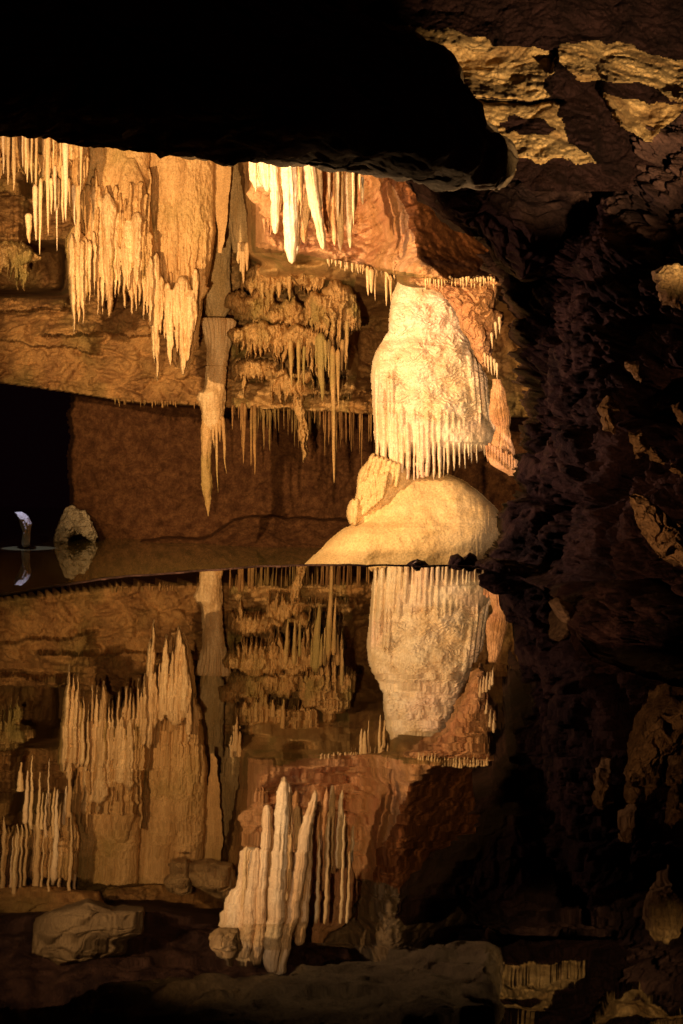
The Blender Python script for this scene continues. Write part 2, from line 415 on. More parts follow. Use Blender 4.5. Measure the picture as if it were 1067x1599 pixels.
# ceiling slope running down from behind the white stalactites to the slab edge
cm = sstep(360, 420, X) * sstep(470, 380, Y - .09 * (X - 400))
D = blendD(D, cm, 19.6 + (Y - 250) * .009)
cm = sstep(560, 660, X) * sstep(470, 440, Y)
crest = ipl(Y, (120, 590), (270, 602), (330, 636), (400, 652), (436, 694), (470, 760)) + 5 * n1(Y * .06, 3)
D = blendD(D, cm, 17.3 + (Y - 300) * .006 + .023 * np.clip(X - crest, 0, 200) * sstep(445, 425, Y))  # right of the crest the slope turns away to imitate the cast shadow
def shelf(D, x0, x1, top, lip, pro, fringe=0., freq=.12, seed=1, soft=16, low=3.):
    """a shelf of rock standing out `pro` metres: grows from top to lip, then undercut; the lip may carry a fringe"""
    tx = top(X) if callable(top) else top; lx = (lip(X) if callable(lip) else lip) + 3.5 * n1(X * .045, seed + 40) * 2
    lx = lx + fringe * teeth(X, freq, seed)
    s = np.clip((Y - tx) / np.maximum(lx - tx, 1), 0, 1) ** .6 * (Y > tx)
    s = s * sstep(lx + low, lx, Y) * sstep(x0 - soft, x0 + soft, X) * sstep(x1 + soft, x1 - soft, X)
    return D - pro * s
# recess (dark) under the left rock mass
D = D + 2.6 * sstep(372, 392, Y) * sstep(468, 452, Y) * sstep(115, 90, X)
D = D + 1.2 * sstep(372, 400, Y) * sstep(470, 440, Y) * sstep(260, 200, X)
D = shelf(D, -260, 40, 225, 302, 1.6, 5, .15, 2)
D = shelf(D, -260, 42, 305, 378, 1.9, 12, .2, 3)
D = shelf(D, -260, 110, 450, 482, 1.6, 3, .2, 4)
D = shelf(D, 60, 330, 470, 520, .7, 5, .1, 24)
D = shelf(D, -260, 150, 488, lambda x: 528 + .12 * x, .7, 3, .1, 25)
lipL = lambda x: ipl(x, (-260, 575), (0, 597), (110, 612), (200, 627), (300, 632), (360, 636), (560, 645), (600, 648), (800, 650))
D = shelf(D, 368, 500, 502, 540, .6, 3, .25, 7)
D = shelf(D, 365, 545, 555, 588, .8, 8, .2, 11)
D = shelf(D, 440, 580, 590, 612, .9, 10, .22, 12)
D = shelf(D, 360, 600, 608, lambda x: lipL(x) - 2, .8, 6, .3, 13)
D = D + .9 * sstep(545, 565, X) * sstep(470, 500, Y) * sstep(640, 560, Y)
D = D + 1.5 * np.exp(-((X - 385) / 13) ** 2 - ((Y - 462) / 9) ** 2) + 1.6 * np.exp(-((X - 400) / 30) ** 2 - ((Y - 410) / 9) ** 2) + 1.5 * np.exp(-((X - 480) / 20) ** 2 - ((Y - 406) / 7) ** 2)
D = D + 1.0 * np.exp(-((X - 400) / 22) ** 2 - ((Y - 592) / 6) ** 2) + 1.2 * np.exp(-((X - 487) / 16) ** 2 - ((Y - 572) / 14) ** 2)
# long slab edge slanting down to the right
edgeS = lambda x: ipl(x, (380, 372), (420, 380), (455, 402), (500, 405), (560, 415), (620, 428), (700, 438), (780, 446))
sm = sstep(400, 420, X) * (Y < edgeS(X) + 1.2) * sstep(edgeS(X) - 60, edgeS(X) - 2, Y)
D = D - 1.3 * sm
# rock displacement
V0 = P(X, Y, D)
low = sstep(lipL(X), lipL(X) + 5, Y)
amp = .34 * (1 - low) * (1 - .4 * sstep(370, 420, X))
rk = rocky(V0 * (1, .35, 1.35), .95)
pit = np.clip(ridged(V0 * (2.4, .4, 3.4), 3) - .35, 0, 1)
drip = ridged(V0 * (7, .3, .9) + 4, 3)                              # little vertical flutes on the shelves
amp = amp + .2 * (1 - low) * sstep(500, 530, X) * sstep(660, 640, X)
D = D - amp * rk + .3 * pit * (1 - low) - .07 * (1 - low) * rocky(V0 * (1, .3, 1), 3.2) - .06 * drip * (1 - low) * sstep(355, 380, X) * sstep(400, 430, Y)
D = D - .05 * ridged(V0 * (6, .5, 8), 3) * (1 - low)
# the recessed mud wall beneath, its shadowed far-left part cut away as a black hole
Dw = 28.6 + .26 * fbm(V0 * (.8, .2, .8), 5) + .03 * ridged(V0 * 6, 3) + .09 * rocky(V0 * (1, .3, 1), 1.2) - .5 * sstep(560, 700, Y) * 0
bank = ipl(X, (-260, 846), (150, 846), (330, 838), (365, 812), (400, 806), (550, 812), (850, 818)) + 5 * n1(X * .03, 5)
Dw = Dw - .9 * sstep(bank - 2, bank + 3, Y) - .02 * np.clip(Y - bank, 0, 60)
Dw = Dw + 1.5 * sstep(116, 108, X - 5 * n1(Y * .04, 2) - 2.5 * n1(Y * .17, 6))
D = blendD(D, low, Dw)
V = P(X, Y, D)
me_mats = []
wf = grid_faces(len(gy), len(gx), False, True)
hole = ((X < 107.5 + 5 * n1(Y * .04, 2) + 2.5 * n1(Y * .17, 6)) & (low > .5)).ravel()  # far-left shadow on the mud wall imitated by leaving a hole
wk = ~hole[wf].any(1)
wall = mesh('cave_wall', V, wf[wk], M['tan'])
tag(wall, 'tan limestone back wall of ledges above a recessed mud wall coloured dark for shade', kind='structure')
wall.data.materials.append(M['mud']); wall.data.materials.append(M['ledge']); wall.data.materials.append(M['orange']); wall.data.materials.append(M['slab']); wall.data.materials.append(M['over'])
cxm = .25 * (X[1:, 1:] + X[:-1, :-1]) * 2; cym = .25 * (Y[1:, 1:] + Y[:-1, :-1]) * 2
nb = 18 * n1(cxm * .03 + cym * .021, 6)
mi = np.zeros(cxm.shape, np.int32)
mi[(cxm > 362) & (cym > 395) & (cxm + nb < 552)] = 2
mi[(cxm > 400) & (cym < np.interp(cxm, [380, 780], [378, 446]) + 4)] = 3
mi[(cxm > .25 * (crest[1:, 1:] + crest[:-1, :-1]) * 2) & (cym < 436)] = 4  # painted shadow zone right of the crest
mi[(cym < 236 + nb * .5) & (cxm > 425)] = 5
mi[cym > lipL(cxm) + 1.5] = 1  # mud colour carries the shade beneath the lip
wall.data.polygons.foreach_set('material_index', mi.ravel()[wk])

# ------------------------------------------------------------------ SETTING: ceiling over the inner chamber (seen in the pool)
ax = np.arange(-9, 4.2, .06); ay = np.arange(9.5, 26, .06)
AX, AY = np.meshgrid(ax, ay)
cz = 6.55 + .25 * fbm(np.stack([AX * .4, AY * .4, AX * 0], -1), 3) - .9 * sstep(16, 10, AY) + .5 * sstep(-1, 1.5, AX) * 0
PV = np.stack([AX, AY, cz], -1)
cz = cz + .22 * rocky(PV * (1, 1, .6), .9)
cz = np.maximum(cz, 1 + (AY) * .285)                                # never below the line of the overhang's edge
ceil = mesh('cave_ceiling', np.stack([AX, AY, cz], -1), grid_faces(len(ay), len(ax), False, False), M['dark'])
tag(ceil, 'brown limestone ceiling over the inner chamber', kind='structure')

# ------------------------------------------------------------------ SETTING: right-hand cave wall
gx2 = np.arange(742, 1420, 2.0); gy2 = np.arange(150, 1190, 2.0)
X2, Y2 = np.meshgrid(gx2, gy2)
shore = ipl(X2, (742, 880), (765, 884), (800, 896), (850, 918), (880, 962), (930, 1022), (1000, 1045), (1067, 1062), (1420, 1150))
Ds = F / (shore - YH)
tt = (shore - Y2) / 700
D2 = Ds + np.where(tt > 0, 5.2 * np.abs(tt) ** .8, 4 * tt * 0)
edge_l = ipl(Y2, (150, 800), (300, 660), (440, 772), (500, 792), (560, 790), (620, 800), (700, 812), (740, 808), (800, 786), (840, 790), (870, 760), (884, 700), (1190, 700)) + 7 * fbm(np.stack([Y2 * .06, Y2 * 0, Y2 * 0], -1), 3)
V2 = P(X2, Y2, D2)
d2_ = .6 * rocky(V2 * (1.2, .5, .8), 1.1) + .17 * rocky(V2 * (1.2, .6, .8), 3.4) + .05 * ridged(V2 * (6, 3, 3), 3) + .04 * fbm(V2 * 11, 4) - .1
D2 = D2 + 7. * sstep(edge_l, edge_l - 16, X2)
D2 = np.where(Y2 > shore, np.minimum(D2, Ds), D2)
V2 = P(X2, Y2, D2)
d2_ = d2_ * sstep(-20, 60, shore - Y2); d2_ = np.where(d2_ > 0, d2_ * sstep(edge_l - 6, edge_l + 110, X2), d2_)
V2 = V2 + np.stack([-.75 * d2_, -.65 * d2_, .15 * d2_], -1)
keep = (X2 > edge_l - 12)
ff = grid_faces(len(gy2), len(gx2), False, True)
kk = keep.ravel()[ff].all(1)
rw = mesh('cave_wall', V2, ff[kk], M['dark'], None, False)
tag(rw, 'dark maroon limestone wall rising on the right of the pool', kind='structure')

# ------------------------------------------------------------------ SETTING: water
damp = [(-520, 1010), (-260, 968), (-120, 944), (0, 931), (100, 914), (180, 903), (300, 893), (420, 885), (480, 883), (560, 883), (620, 884), (700, 885), (765, 886), (800, 896), (850, 918), (880, 962), (930, 1022), (1000, 1046), (1067, 1064)]
dp = np.array(damp, float)
tq = np.linspace(0, len(dp) - 1, 260)
dx_ = np.interp(tq, np.arange(len(dp)), dp[:, 0]); dy_ = np.interp(tq, np.arange(len(dp)), dp[:, 1])
def on_water(px, py, z=0.):
    x = px - CX; y = py - YH; xr = CR * x + SR * y; yr = -SR * x + CR * y
    Dd = (CAMZ - z) * F / yr
    return np.stack([xr / F * Dd, Dd, np.zeros_like(Dd) + z], -1)
dam = on_water(dx_, dy_)
dam[:, 1] += .09 * n1(tq * 2.3, 3) * sstep(1, 3, tq) + .04 * n1(tq * 9, 5)
me = bpy.data.meshes.new('water')
poly = np.concatenate([dam, [[4.5, 4.2, 0], [6, -3, 0], [-7, -3, 0]]])
me.from_pydata([tuple(v) for v in poly], [], [list(range(len(poly)))[::-1]]); me.materials.append(M['water'])
w1 = bpy.data.objects.new('water', me); link(w1); tag(w1, 'still near pool mirroring the stalactites', kind='structure')
me = bpy.data.meshes.new('water')
me.from_pydata([(-14, 6.5, -1.2), (9, 6.5, -1.2), (9, 42, -1.2), (-14, 42, -1.2)], [], [(0, 1, 2, 3)]); me.materials.append(M['farwater'])
w2 = bpy.data.objects.new('water', me); link(w2); tag(w2, 'murky lower pool in front of the mud wall', kind='structure')
# pool floor below both
fx = np.linspace(-16, 10, 60); fy = np.linspace(-4, 44, 100); FX, FY = np.meshgrid(fx, fy)
fz = -2.2 + .3 * fbm(np.stack([FX * .5, FY * .5, FX * 0], -1), 4)
fl = mesh('pool_floor', np.stack([FX, FY, fz], -1), grid_faces(100, 60), M['mud']); tag(fl, 'mud floor under the pools', kind='structure')

tq3 = np.linspace(0, 1, 120)
sc_ = on_water(np.interp(tq3, np.linspace(0, 1, 6), [772, 800, 850, 880, 930, 1000]), np.interp(tq3, np.linspace(0, 1, 6), [887, 895, 917, 961, 1021, 1045])) + (0, 0, .012)
o = tube('shore_crust', sc_, .02 + .012 * n1(tq3 * 22, 4), M['block'], None, 1.5, 8); tag(o, 'thin pale crust along the right shore of the near pool under the dark wall', 'shore crust')
# rimstone dam: the thin lip that holds the near pool above the far one
nd = np.gradient(dam[:, :2], axis=0); nd = np.stack([-nd[:, 1], nd[:, 0]], 1); nd /= np.linalg.norm(nd, axis=1)[:, None]
prof = [(-.02, -.25), (-.004, 0.004), (.02, .008), (.07, .004), (.13, -.05), (.2, -.4), (.3, -1.6), (.1, -1.7), (-.02, -1.2)]
wig = 1 + .5 * n1(tq * 3, 8)
Vd = np.array([[(*(dam[i, :2] + nd[i] * a * wig[i]), b) for (a, b) in prof] for i in range(len(dam))])
dm = mesh('rimstone_dam', Vd.reshape(-1, 3), grid_faces(len(dam), len(prof), True, True), M['dark'])
tag(dm, 'thin buff rimstone lip holding the near pool above the murky one', 'rimstone dam')

# ------------------------------------------------------------------ THE GREAT DARK OVERHANG
over = [(-420, 190), (-200, 200), (0, 205), (30, 203), (60, 206), (130, 217), (180, 224), (240, 231), (300, 238), (330, 242), (357, 250), (395, 245), (450, 250), (520, 258), (590, 272), (640, 276), (690, 290), (735, 286), (775, 294), (794, 275), (800, 248), (780, 215), (752, 192), (744, 160), (722, 140), (715, 105), (690, 78), (640, 66), (598, 58), (570, 36), (540, 24), (480, 4), (430, -30), (300, -160), (-420, -200)]
ov = blob('rock_overhang', over, 8.2, 1.3, 1.9, M['over'], skew=.14, rough=.17, scale=1.3, nth=760, nr=90, side=30, edge=.04, center=(250, 90))
tag(ov, 'great black rock overhang filling the upper left of the chamber', 'rock overhang')

# ------------------------------------------------------------------ the flowstone column
fc = root('flowstone_column', 'tall cream flowstone column, ribbed skirt above a smooth dome, beside the dark wall', 'flowstone column', P(668, 884, 19.6))
rows_c = [(428, 640, 668), (440, 622, 690), (460, 613, 708), (490, 609, 718), (518, 607, 726), (532, 598, 734), (548, 588, 742), (566, 582, 746), (590, 579, 749), (620, 582, 752), (645, 583, 756), (662, 584, 768), (676, 584, 774), (690, 586, 772), (700, 590, 764), (706, 600, 745), (710, 625, 715)]
can_prims = [B(rows_c, 0, .62, cap=20)]
def body_h(px, c=672., hw=92.): return .62 * math.sqrt(max(0, hw * hw - (px - c) ** 2)) / F * 19.6
x = 587.
while x < 774:
    if x < 618: yb = 731 + (x - 586) * .45; w = 8.5 * RNG.uniform(.7, 1.3); ytop = 575 + RNG.uniform(0, 30); col_ = True
    elif x < 692: yb = 747 + RNG.uniform(-3, 4); w = 9. * RNG.uniform(.6, 1.3); ytop = np.interp(x, [618, 640, 692], [640, 655, 640]) + RNG.uniform(-16, 10); col_ = RNG.rand() < .85
    else: yb = np.interp(x, [690, 712, 735, 760, 776], [743, 737, 724, 704, 688]) + RNG.uniform(-14, 7); w = 7.6 * RNG.uniform(.65, 1.3); ytop = np.interp(x, [690, 775], [640, 662]) + RNG.uniform(-12, 10); col_ = False
    dzr = body_h(x) - .055 + (.02 if x < 618 else 0) + RNG.uniform(-.02, .02)
    can_prims.append(S(x, ytop, x + (3 if x < 612 else 0) + RNG.uniform(-1.5, 1.5), yb, w, dzr, taper=.3 if col_ else .42, ratio=2.3, part='ribbon', knob=.16, flat=.45 if col_ else .0))
    x += w * RNG.uniform(.78, 1.02)
for xa, xb, ya, yb, w in [(740, 752, 556, 672, 11), (748, 762, 566, 676, 10), (755, 768, 580, 682, 8), (732, 742, 545, 640, 10)]:
    can_prims.append(S(xa, ya, xb, yb, w, body_h(xb) * .8, taper=.3, part=None, knob=.1, flat=.4))
def can_relief(X, Y, H):
    q = np.stack([X / 26, Y / 26, X * 0], -1)
    g = Y / 8.5 + 1.5 * fbm(q, 3) + .5 * np.abs(np.sin(X / 8 + 2.2 * fbm(q * 1.7 + 5, 2)))
    fr = g - np.floor(g); sc = np.where(fr < .75, fr / .75, (1 - fr) / .25)
    patch = np.clip(.45 + 1.3 * perlin(np.stack([X / 30, Y / 22, X * 0 + 4], -1)), 0, 1)
    gate = sstep(672, 640, Y) * sstep(440, 475, Y) * sstep(586, 606, X)
    coarse = .07 * fbm(np.stack([X / 40, Y / 34, X * 0 + 1], -1), 4) - .05 * np.exp(-((Y - 528 + .2 * (X - 620)) / 7) ** 2) * sstep(680, 640, X)
    fine = .012 * ridged(np.stack([X / 7, Y / 5, X * 0], -1), 3)
    return (.05 * sc * patch + 1.5 * coarse + .8 * fine) * gate + (1 - gate) * (.015 * ridged(np.stack([X / 9, Y / 60, X * 0], -1), 3) + .02 * fbm(np.stack([X / 12, Y / 12, X * 0], -1), 3))
compose('canopy', can_prims, 19.6, M['flow'], fc, step=.8, k=.012, relief=can_relief, back=.9, wob=.8)
rowsD = [(737, 655, 684), (741, 636, 700), (748, 618, 720), (758, 606, 734), (770, 596, 750), (790, 584, 772), (806, 574, 786), (816, 561, 792), (824, 541, 795), (834, 526, 797), (846, 513, 796), (865, 494, 784), (882, 475, 772), (905, 455, 768), (930, 440, 748)]
ped = [B(rowsD, 0, .78, cap=3, pw=3.2)]
ped += [B([(716, 582, 606), (722, 573, 622), (729, 566, 632), (740, 560, 640), (756, 558, 636), (770, 557, 622), (785, 553, 612), (800, 552, 604), (815, 556, 596), (830, 562, 588)], .34, .62)]
for i in range(9): ped.append(S(563 + i * 5.2, 748 - i * 1.5, 560 + i * 4.6, 812 - i * 4, 8, .42 + .03 * i, taper=.2, flat=.4, knob=.12, ratio=1.8))
for i in range(7): ped.append(S(584 + i * 6.5, 708 + i * 2.4, 568 + i * 8.5, 752 + i * 1.5, 9, .5 + .02 * i, taper=.2, flat=.4, ratio=1.5))
ped += [E(554, 801, 12, 20, .2, .4), S(552, 780, 549, 818, 8, .5, flat=.4), S(558, 778, 556, 820, 8, .53, flat=.4)]
def ped_relief(X, Y, H):
    l = sstep(640, 600, X) * sstep(815, 790, Y)
    return .07 * fbm(np.stack([X / 60, Y / 50, X * 0], -1), 3) * (1 - l) + .006 * fbm(np.stack([X / 5, Y / 5, X * 0], -1), 3) + l * (.03 * ridged(np.stack([X / 9, Y / 45, X * 0], -1), 3) + .03 * fbm(np.stack([X / 10, Y / 9, X * 0], -1), 3)) + .025 * ridged(np.stack([X / 7, (Y + X * .5) / 60, X * 0], -1), 3) * sstep(725, 765, X)
compose('pedestal_dome', ped, 19.6, M['flowdome'], fc, step=.9, k=.03, relief=ped_relief, back=1., wob=.8)

# orange side drapery to the right of the skirt
sd = root('calcite_drapery', 'thin amber drapery hanging between the ribbed skirt and the dark wall', 'calcite drapery', P(788, 740, 17.6))
def drap(Vv, ph, t): return .03 * ridged(np.stack([ph * 5, t * 2.5, t * 0], -1), 3) + .02 * fbm(Vv * 5, 3)
rows_body('fold', [(592, 772, 780), (610, 768, 786), (640, 766, 794), (655, 768, 796), (668, 776, 794), (690, 770, 798), (712, 762, 804), (728, 770, 807), (738, 790, 808), (743, 800, 806)], 17.6, M['orange'], sd, ratio=.25, nt=90, ny=130, disp=drap)
for k in range(11):
    x0 = 760 + k * 4.4; yb = np.interp(x0, [758, 770, 810], [716, 722, 742]) + RNG.uniform(-3, 5)
    spike('drip', x0, yb - 26, x0 + 1, yb, 5, 17.4, M['orange'], sd)

# pinkish rock with a comb of drips above it
pr = root('pink_rock', 'pinkish orange crusted rock beside the top of the flowstone column', 'rock', P(745, 540, 17.2))
blob('body', [(640, 436), (660, 432), (700, 440), (740, 434), (770, 430), (776, 450), (771, 484), (786, 492), (784, 505), (768, 530), (764, 560), (758, 574), (744, 556), (738, 535), (724, 515), (712, 480), (690, 455)], 17.6, .55, 1.2, M['orange'], pr, rough=.16, scale=2.4, nth=300, nr=60, edge=.03, center=(742, 478))
for k in range(26):
    x0 = 664 + k * 4.3 + RNG.uniform(-1, 1); y0 = 432 + RNG.uniform(-2, 3); spike('drip', x0, y0, x0 + RNG.uniform(-1, 1), y0 + RNG.uniform(8, 22), RNG.uniform(3, 6), 17.0, M['tips'], pr, nt=8, ny=14)
for x0, y0, y1 in [(762, 560, 582), (767, 562, 586), (772, 566, 586), (776, 572, 594), (757, 556, 574), (780, 500, 522), (774, 508, 530), (768, 525, 545)]:
    spike('drip', x0, y0 - 6, x0 + 1, y1, 5.5, 16.6, M['pink'], pr, nt=8, ny=16)

# ------------------------------------------------------------------ the big amber curtain
cu = root('stalactite_curtain', 'broad amber curtain of fused stalactites hanging left of the jointed column', 'stalactite curtain', P(220, 230, 22))
def flute(amp, fr, lowfr=.0):
    def f(Vv, ph, t):
        s = ridged(np.stack([ph * fr, t * 1.3 + .4 * ph, Vv[..., 0] * .3], -1), 4)
        return amp * s * (lowfr + (1 - lowfr) * sstep(.15, .6, t)) + .09 * fbm(Vv * (1.6, 1.6, .9), 4) + .022 * fbm(Vv * (11, 11, 5), 3)
    return f
cp = [B([(196, 230, 334), (300, 234, 336), (350, 238, 336), (390, 240, 334), (430, 244, 326), (470, 250, 318), (500, 256, 313), (540, 262, 306), (562, 268, 300), (575, 276, 294)], 0, .62),
      B([(196, 156, 234), (240, 158, 234), (300, 160, 234), (350, 162, 238), (390, 166, 244), (420, 176, 248), (446, 190, 248), (462, 204, 242)], .18, .6),
      B([(246, 198, 210), (262, 192, 218), (285, 184, 226), (310, 178, 232), (340, 178, 234), (380, 184, 238), (410, 196, 244), (440, 206, 244), (452, 212, 236)], .42, .62),
      B([(200, 126, 166), (240, 128, 170), (290, 130, 172), (330, 132, 176), (365, 138, 180), (392, 146, 180)], .3, .6),
      B([(290, 128, 144), (320, 126, 148), (345, 132, 156), (372, 134, 158), (384, 140, 152)], .5, .7),
      B([(352, 114, 120), (362, 108, 128), (372, 102, 136), (390, 102, 140), (420, 106, 140), (450, 108, 136), (476, 111, 130), (490, 114, 124)], .5, .55),
      B([(196, 322, 358), (250, 324, 362), (300, 332, 358), (340, 338, 354), (370, 341, 350), (395, 343, 347)], -.35, .6)]
spk = [(111, 365, 117, 520, 12), (120, 375, 124, 509, 11), (128, 375, 129, 506, 10), (134, 370, 134, 488, 8), (140, 375, 141, 476, 9), (148, 360, 148, 462, 7), (153, 370, 153, 492, 9),
    (160, 375, 161, 491, 10), (170, 300, 171, 496, 22), (165, 400, 166, 470, 8), (178, 380, 180, 466, 8), (186, 385, 187, 462, 9), (194, 370, 195, 480, 10), (204, 400, 206, 489, 11), (211, 400, 212, 486, 9),
    (218, 400, 218, 478, 8), (225, 410, 225, 500, 9), (231, 415, 230, 492, 7), (236, 400, 236, 511, 10), (244, 395, 247, 597, 16), (239, 420, 241, 568, 12), (252, 430, 252, 522, 10), (258, 440, 259, 532, 9),
    (264, 450, 267, 572, 18), (262, 440, 263, 512, 12), (285, 430, 286, 586, 28), (297, 450, 295, 564, 16), (276, 440, 276, 552, 14), (306, 420, 304, 520, 12), (202, 340, 201, 455, 18), (215, 330, 214, 446, 18), (228, 350, 226, 452, 16),
    (182, 330, 182, 438, 14), (192, 330, 191, 430, 12), (157, 300, 156, 420, 14), (147, 290, 147, 400, 11), (122, 345, 121, 400, 14)]
for (x0, y0, x1, y1, w) in spk:
    dz = .62 + RNG.uniform(-.1, .14) if x1 < 240 else .58 + RNG.uniform(-.06, .12)
    if x1 < 150: dz = .68 + RNG.uniform(-.08, .08)
    cp.append(S(x0, y0, x1, y1, w, dz, taper=.5, part='spike', knob=.22, ratio=1.1))
for k_ in range(44):
    x0 = RNG.uniform(240, 328); y0 = RNG.uniform(300, 450); u = (x0 - 287) / 50; b0 = .62 * 50 / F * 22 * math.sqrt(max(0, 1 - u * u))
    ye = min(y0 + RNG.uniform(50, 150), np.interp(x0, [240, 262, 285, 300, 328], [480, 560, 575, 555, 440]))
    cp.append(S(x0, y0, x0 + (284 - x0) * .12, ye, RNG.uniform(4, 10), b0 * .93, taper=.4, knob=.2))
for k_ in range(50):
    x0 = RNG.uniform(130, 240); y0 = RNG.uniform(260, 390)
    cp.append(S(x0, y0, x0 + RNG.uniform(-2, 2), y0 + RNG.uniform(30, 90), RNG.uniform(4, 10), .62 + RNG.uniform(-.1, .1), taper=.4, knob=.3))
compose('drapery', cp, 22.2, M['curtain'], cu, step=.85, k=.022, relief=flutes(.06, .13, 300, 400, .018), back=.6, parts_mat=M['amber'], wob=2.)

# ------------------------------------------------------------------ free stalactites left of the curtain
gl_ = 'slender stalactites hanging left of the curtain'
left_st = [(6, 200, 5, 272, 7), (13, 200, 12, 290, 9), (22, 200, 21, 298, 12), (30, 208, 31, 250, 6), (41, 205, 40, 272, 9), (42, 206, 43, 285, 8), (55, 300, 56, 376, 9), (57, 208, 57, 335, 6), (64, 290, 62, 398, 6), (62, 300, 61, 350, 5),
           (75, 215, 74, 368, 11), (80, 290, 81, 335, 6), (86, 270, 86, 330, 6), (91, 290, 92, 326, 6), (98, 270, 98, 348, 7), (102, 255, 104, 346, 11), (95, 215, 94, 254, 5), (108, 290, 110, 324, 5), (115, 300, 117, 352, 7),
           (122, 300, 122, 366, 10), (127, 230, 127, 300, 7), (36, 215, 35, 262, 5), (49, 225, 49, 286, 7), (68, 250, 68, 296, 7), (89, 330, 89, 392, 3), (83, 215, 84, 262, 5), (112, 220, 112, 272, 6), (136, 215, 135, 262, 6), (45, 345, 45, 380, 12)]
words = {10: 'longest slim amber stalactite left of the curtain, its tip over the dark recess', 8: 'long thin stalactite ending lowest beside the dark recess', 2: 'thick pink stalactite near the left frame edge above the tan shelf', 15: 'pale thick stalactite closest to the left edge of the curtain', 24: 'hair-thin brown stalactite in front of the dark recess', 6: 'short blunt amber stalactite hanging off the corner of the left rock mass'}
for k, (x0, y0, x1, y1, w) in enumerate(left_st):
    o = spike('stalactite', x0, y0 - (60 if y0 < 260 else 12), x1, y1, w, 20.6 + RNG.uniform(-.5, .6), M['tips'] if k % 3 else M['pink'], knob=.2, taper=.5, nt=12, ny=34)
    tag(o, words.get(k, 'slim amber stalactite in the row under the black overhang, left of the curtain'), 'stalactite', gl_)
def scatter(n, x0, x1, ya, yb, L0, L1, w0, w1, dz0, dz1):
    return [S(x, y, x + RNG.uniform(-1, 1), y + RNG.uniform(L0, L1), RNG.uniform(w0, w1), RNG.uniform(dz0, dz1), taper=.5, knob=.3) for x, y in [(RNG.uniform(x0, x1), RNG.uniform(ya, yb)) for _ in range(n)]]
bs = [B([(196, 62, 136), (225, 66, 138), (245, 84, 138), (262, 96, 136), (285, 104, 134), (300, 112, 132)], 0, .7), E(88, 252, 22, 16, .25, .05), E(118, 270, 20, 26, .25, .1)] + scatter(46, 62, 136, 215, 285, 14, 46, 4, 9, .1, .35)
for o in compose('flowstone_boss', bs, 21.3, M['curtain'], None, relief=flutes(.05, .13), wob=4.): tag(o, 'rough amber flowstone boss beside the curtain, bristling with slim stalactites', 'flowstone')
bs = [B([(190, -30, 66), (225, -24, 66), (244, 0, 62), (256, 24, 56), (268, 36, 50)], 0, .6), E(40, 246, 26, 18, .25, .05)] + scatter(40, -20, 62, 205, 250, 12, 40, 4, 8, .1, .35)
for o in compose('flowstone_boss', bs, 21.5, M['curtain'], None, relief=flutes(.05, .13), wob=4.): tag(o, 'rough amber flowstone boss at the left frame edge under the overhang', 'flowstone')

# ------------------------------------------------------------------ jointed column with a fluted capital
jc = root('broken_column', 'jointed calcite column with a fluted capital and a long spear tip below', 'calcite column', P(337, 500, 24.2))
def colnoise(Vv, ph, t): return .035 * fbm(Vv * (4, 4, 1.5), 4) + .012 * fbm(Vv * 14, 3)
rows_body('upper_shaft', [(320, 322, 364), (350, 318, 363), (370, 317, 362), (400, 317, 361), (440, 318, 360), (475, 319, 359), (486, 320, 357), (495, 324, 352)], 24.4, M['greycone'], jc, ratio=.8, nt=90, ny=120, disp=colnoise)
def capn(Vv, ph, t): return .05 * np.abs(np.sin(ph * 10 + .5 * perlin(Vv))) * sstep(.75, .2, t) + .02 * fbm(Vv * 6, 4)
rows_body('capital', [(498, 318, 362), (502, 316, 366), (512, 320, 364), (530, 323, 361), (550, 323, 358), (571.5, 323, 354)], 24.0, M['amber'], jc, ratio=.8, nt=160, ny=110, disp=capn)
rows_body('lower_shaft', [(572, 322, 354), (590, 321, 353), (606, 320, 352), (614, 310, 352), (622, 307, 352), (636, 312, 352), (652, 314, 350), (664, 318, 349), (672, 328, 348)], 24.0, M['amber'], jc, ratio=.8, nt=110, ny=110, disp=colnoise)
rows_body('spear', [(650, 315, 332), (680, 314, 331), (710, 314, 331), (740, 315, 331), (765, 317, 331), (785, 320, 329), (797, 323, 328), (806, 325, 326)], 24.0, M['curtain'], jc, ratio=1, nt=50, ny=90, disp=colnoise)
for (x0, y0, x1, y1, w) in [(338, 650, 340, 770, 7), (348, 650, 353, 740, 8), (343, 655, 344, 690, 8), (333, 655, 334, 700, 7)]:
    spike('spike', x0, y0, x1, y1, w, 23.9, M['curtain'], jc)

# grey cone
gc = root('stalactite', 'broad grey cone stalactite with a cluster of pale tips, between curtain and white group', 'stalactite', P(375, 240, 23.6))
rows_body('cone', [(205, 340, 396), (250, 350, 396), (290, 354, 396), (330, 358, 394), (360, 362, 393), (385, 366, 392), (396, 369, 391)], 23.4, M['greycone'], gc, ratio=.8, nt=180, ny=140, disp=flute(.045, 6, .3))
for (x0, x1, y1, w) in [(373, 372, 412, 9), (380, 379, 443, 10), (386, 385, 424, 8), (377, 376, 425, 7)]:
    spike('tip', x0, 378, x1, y1, w, 23.2, M['tips'], gc, taper=.5, nt=14)

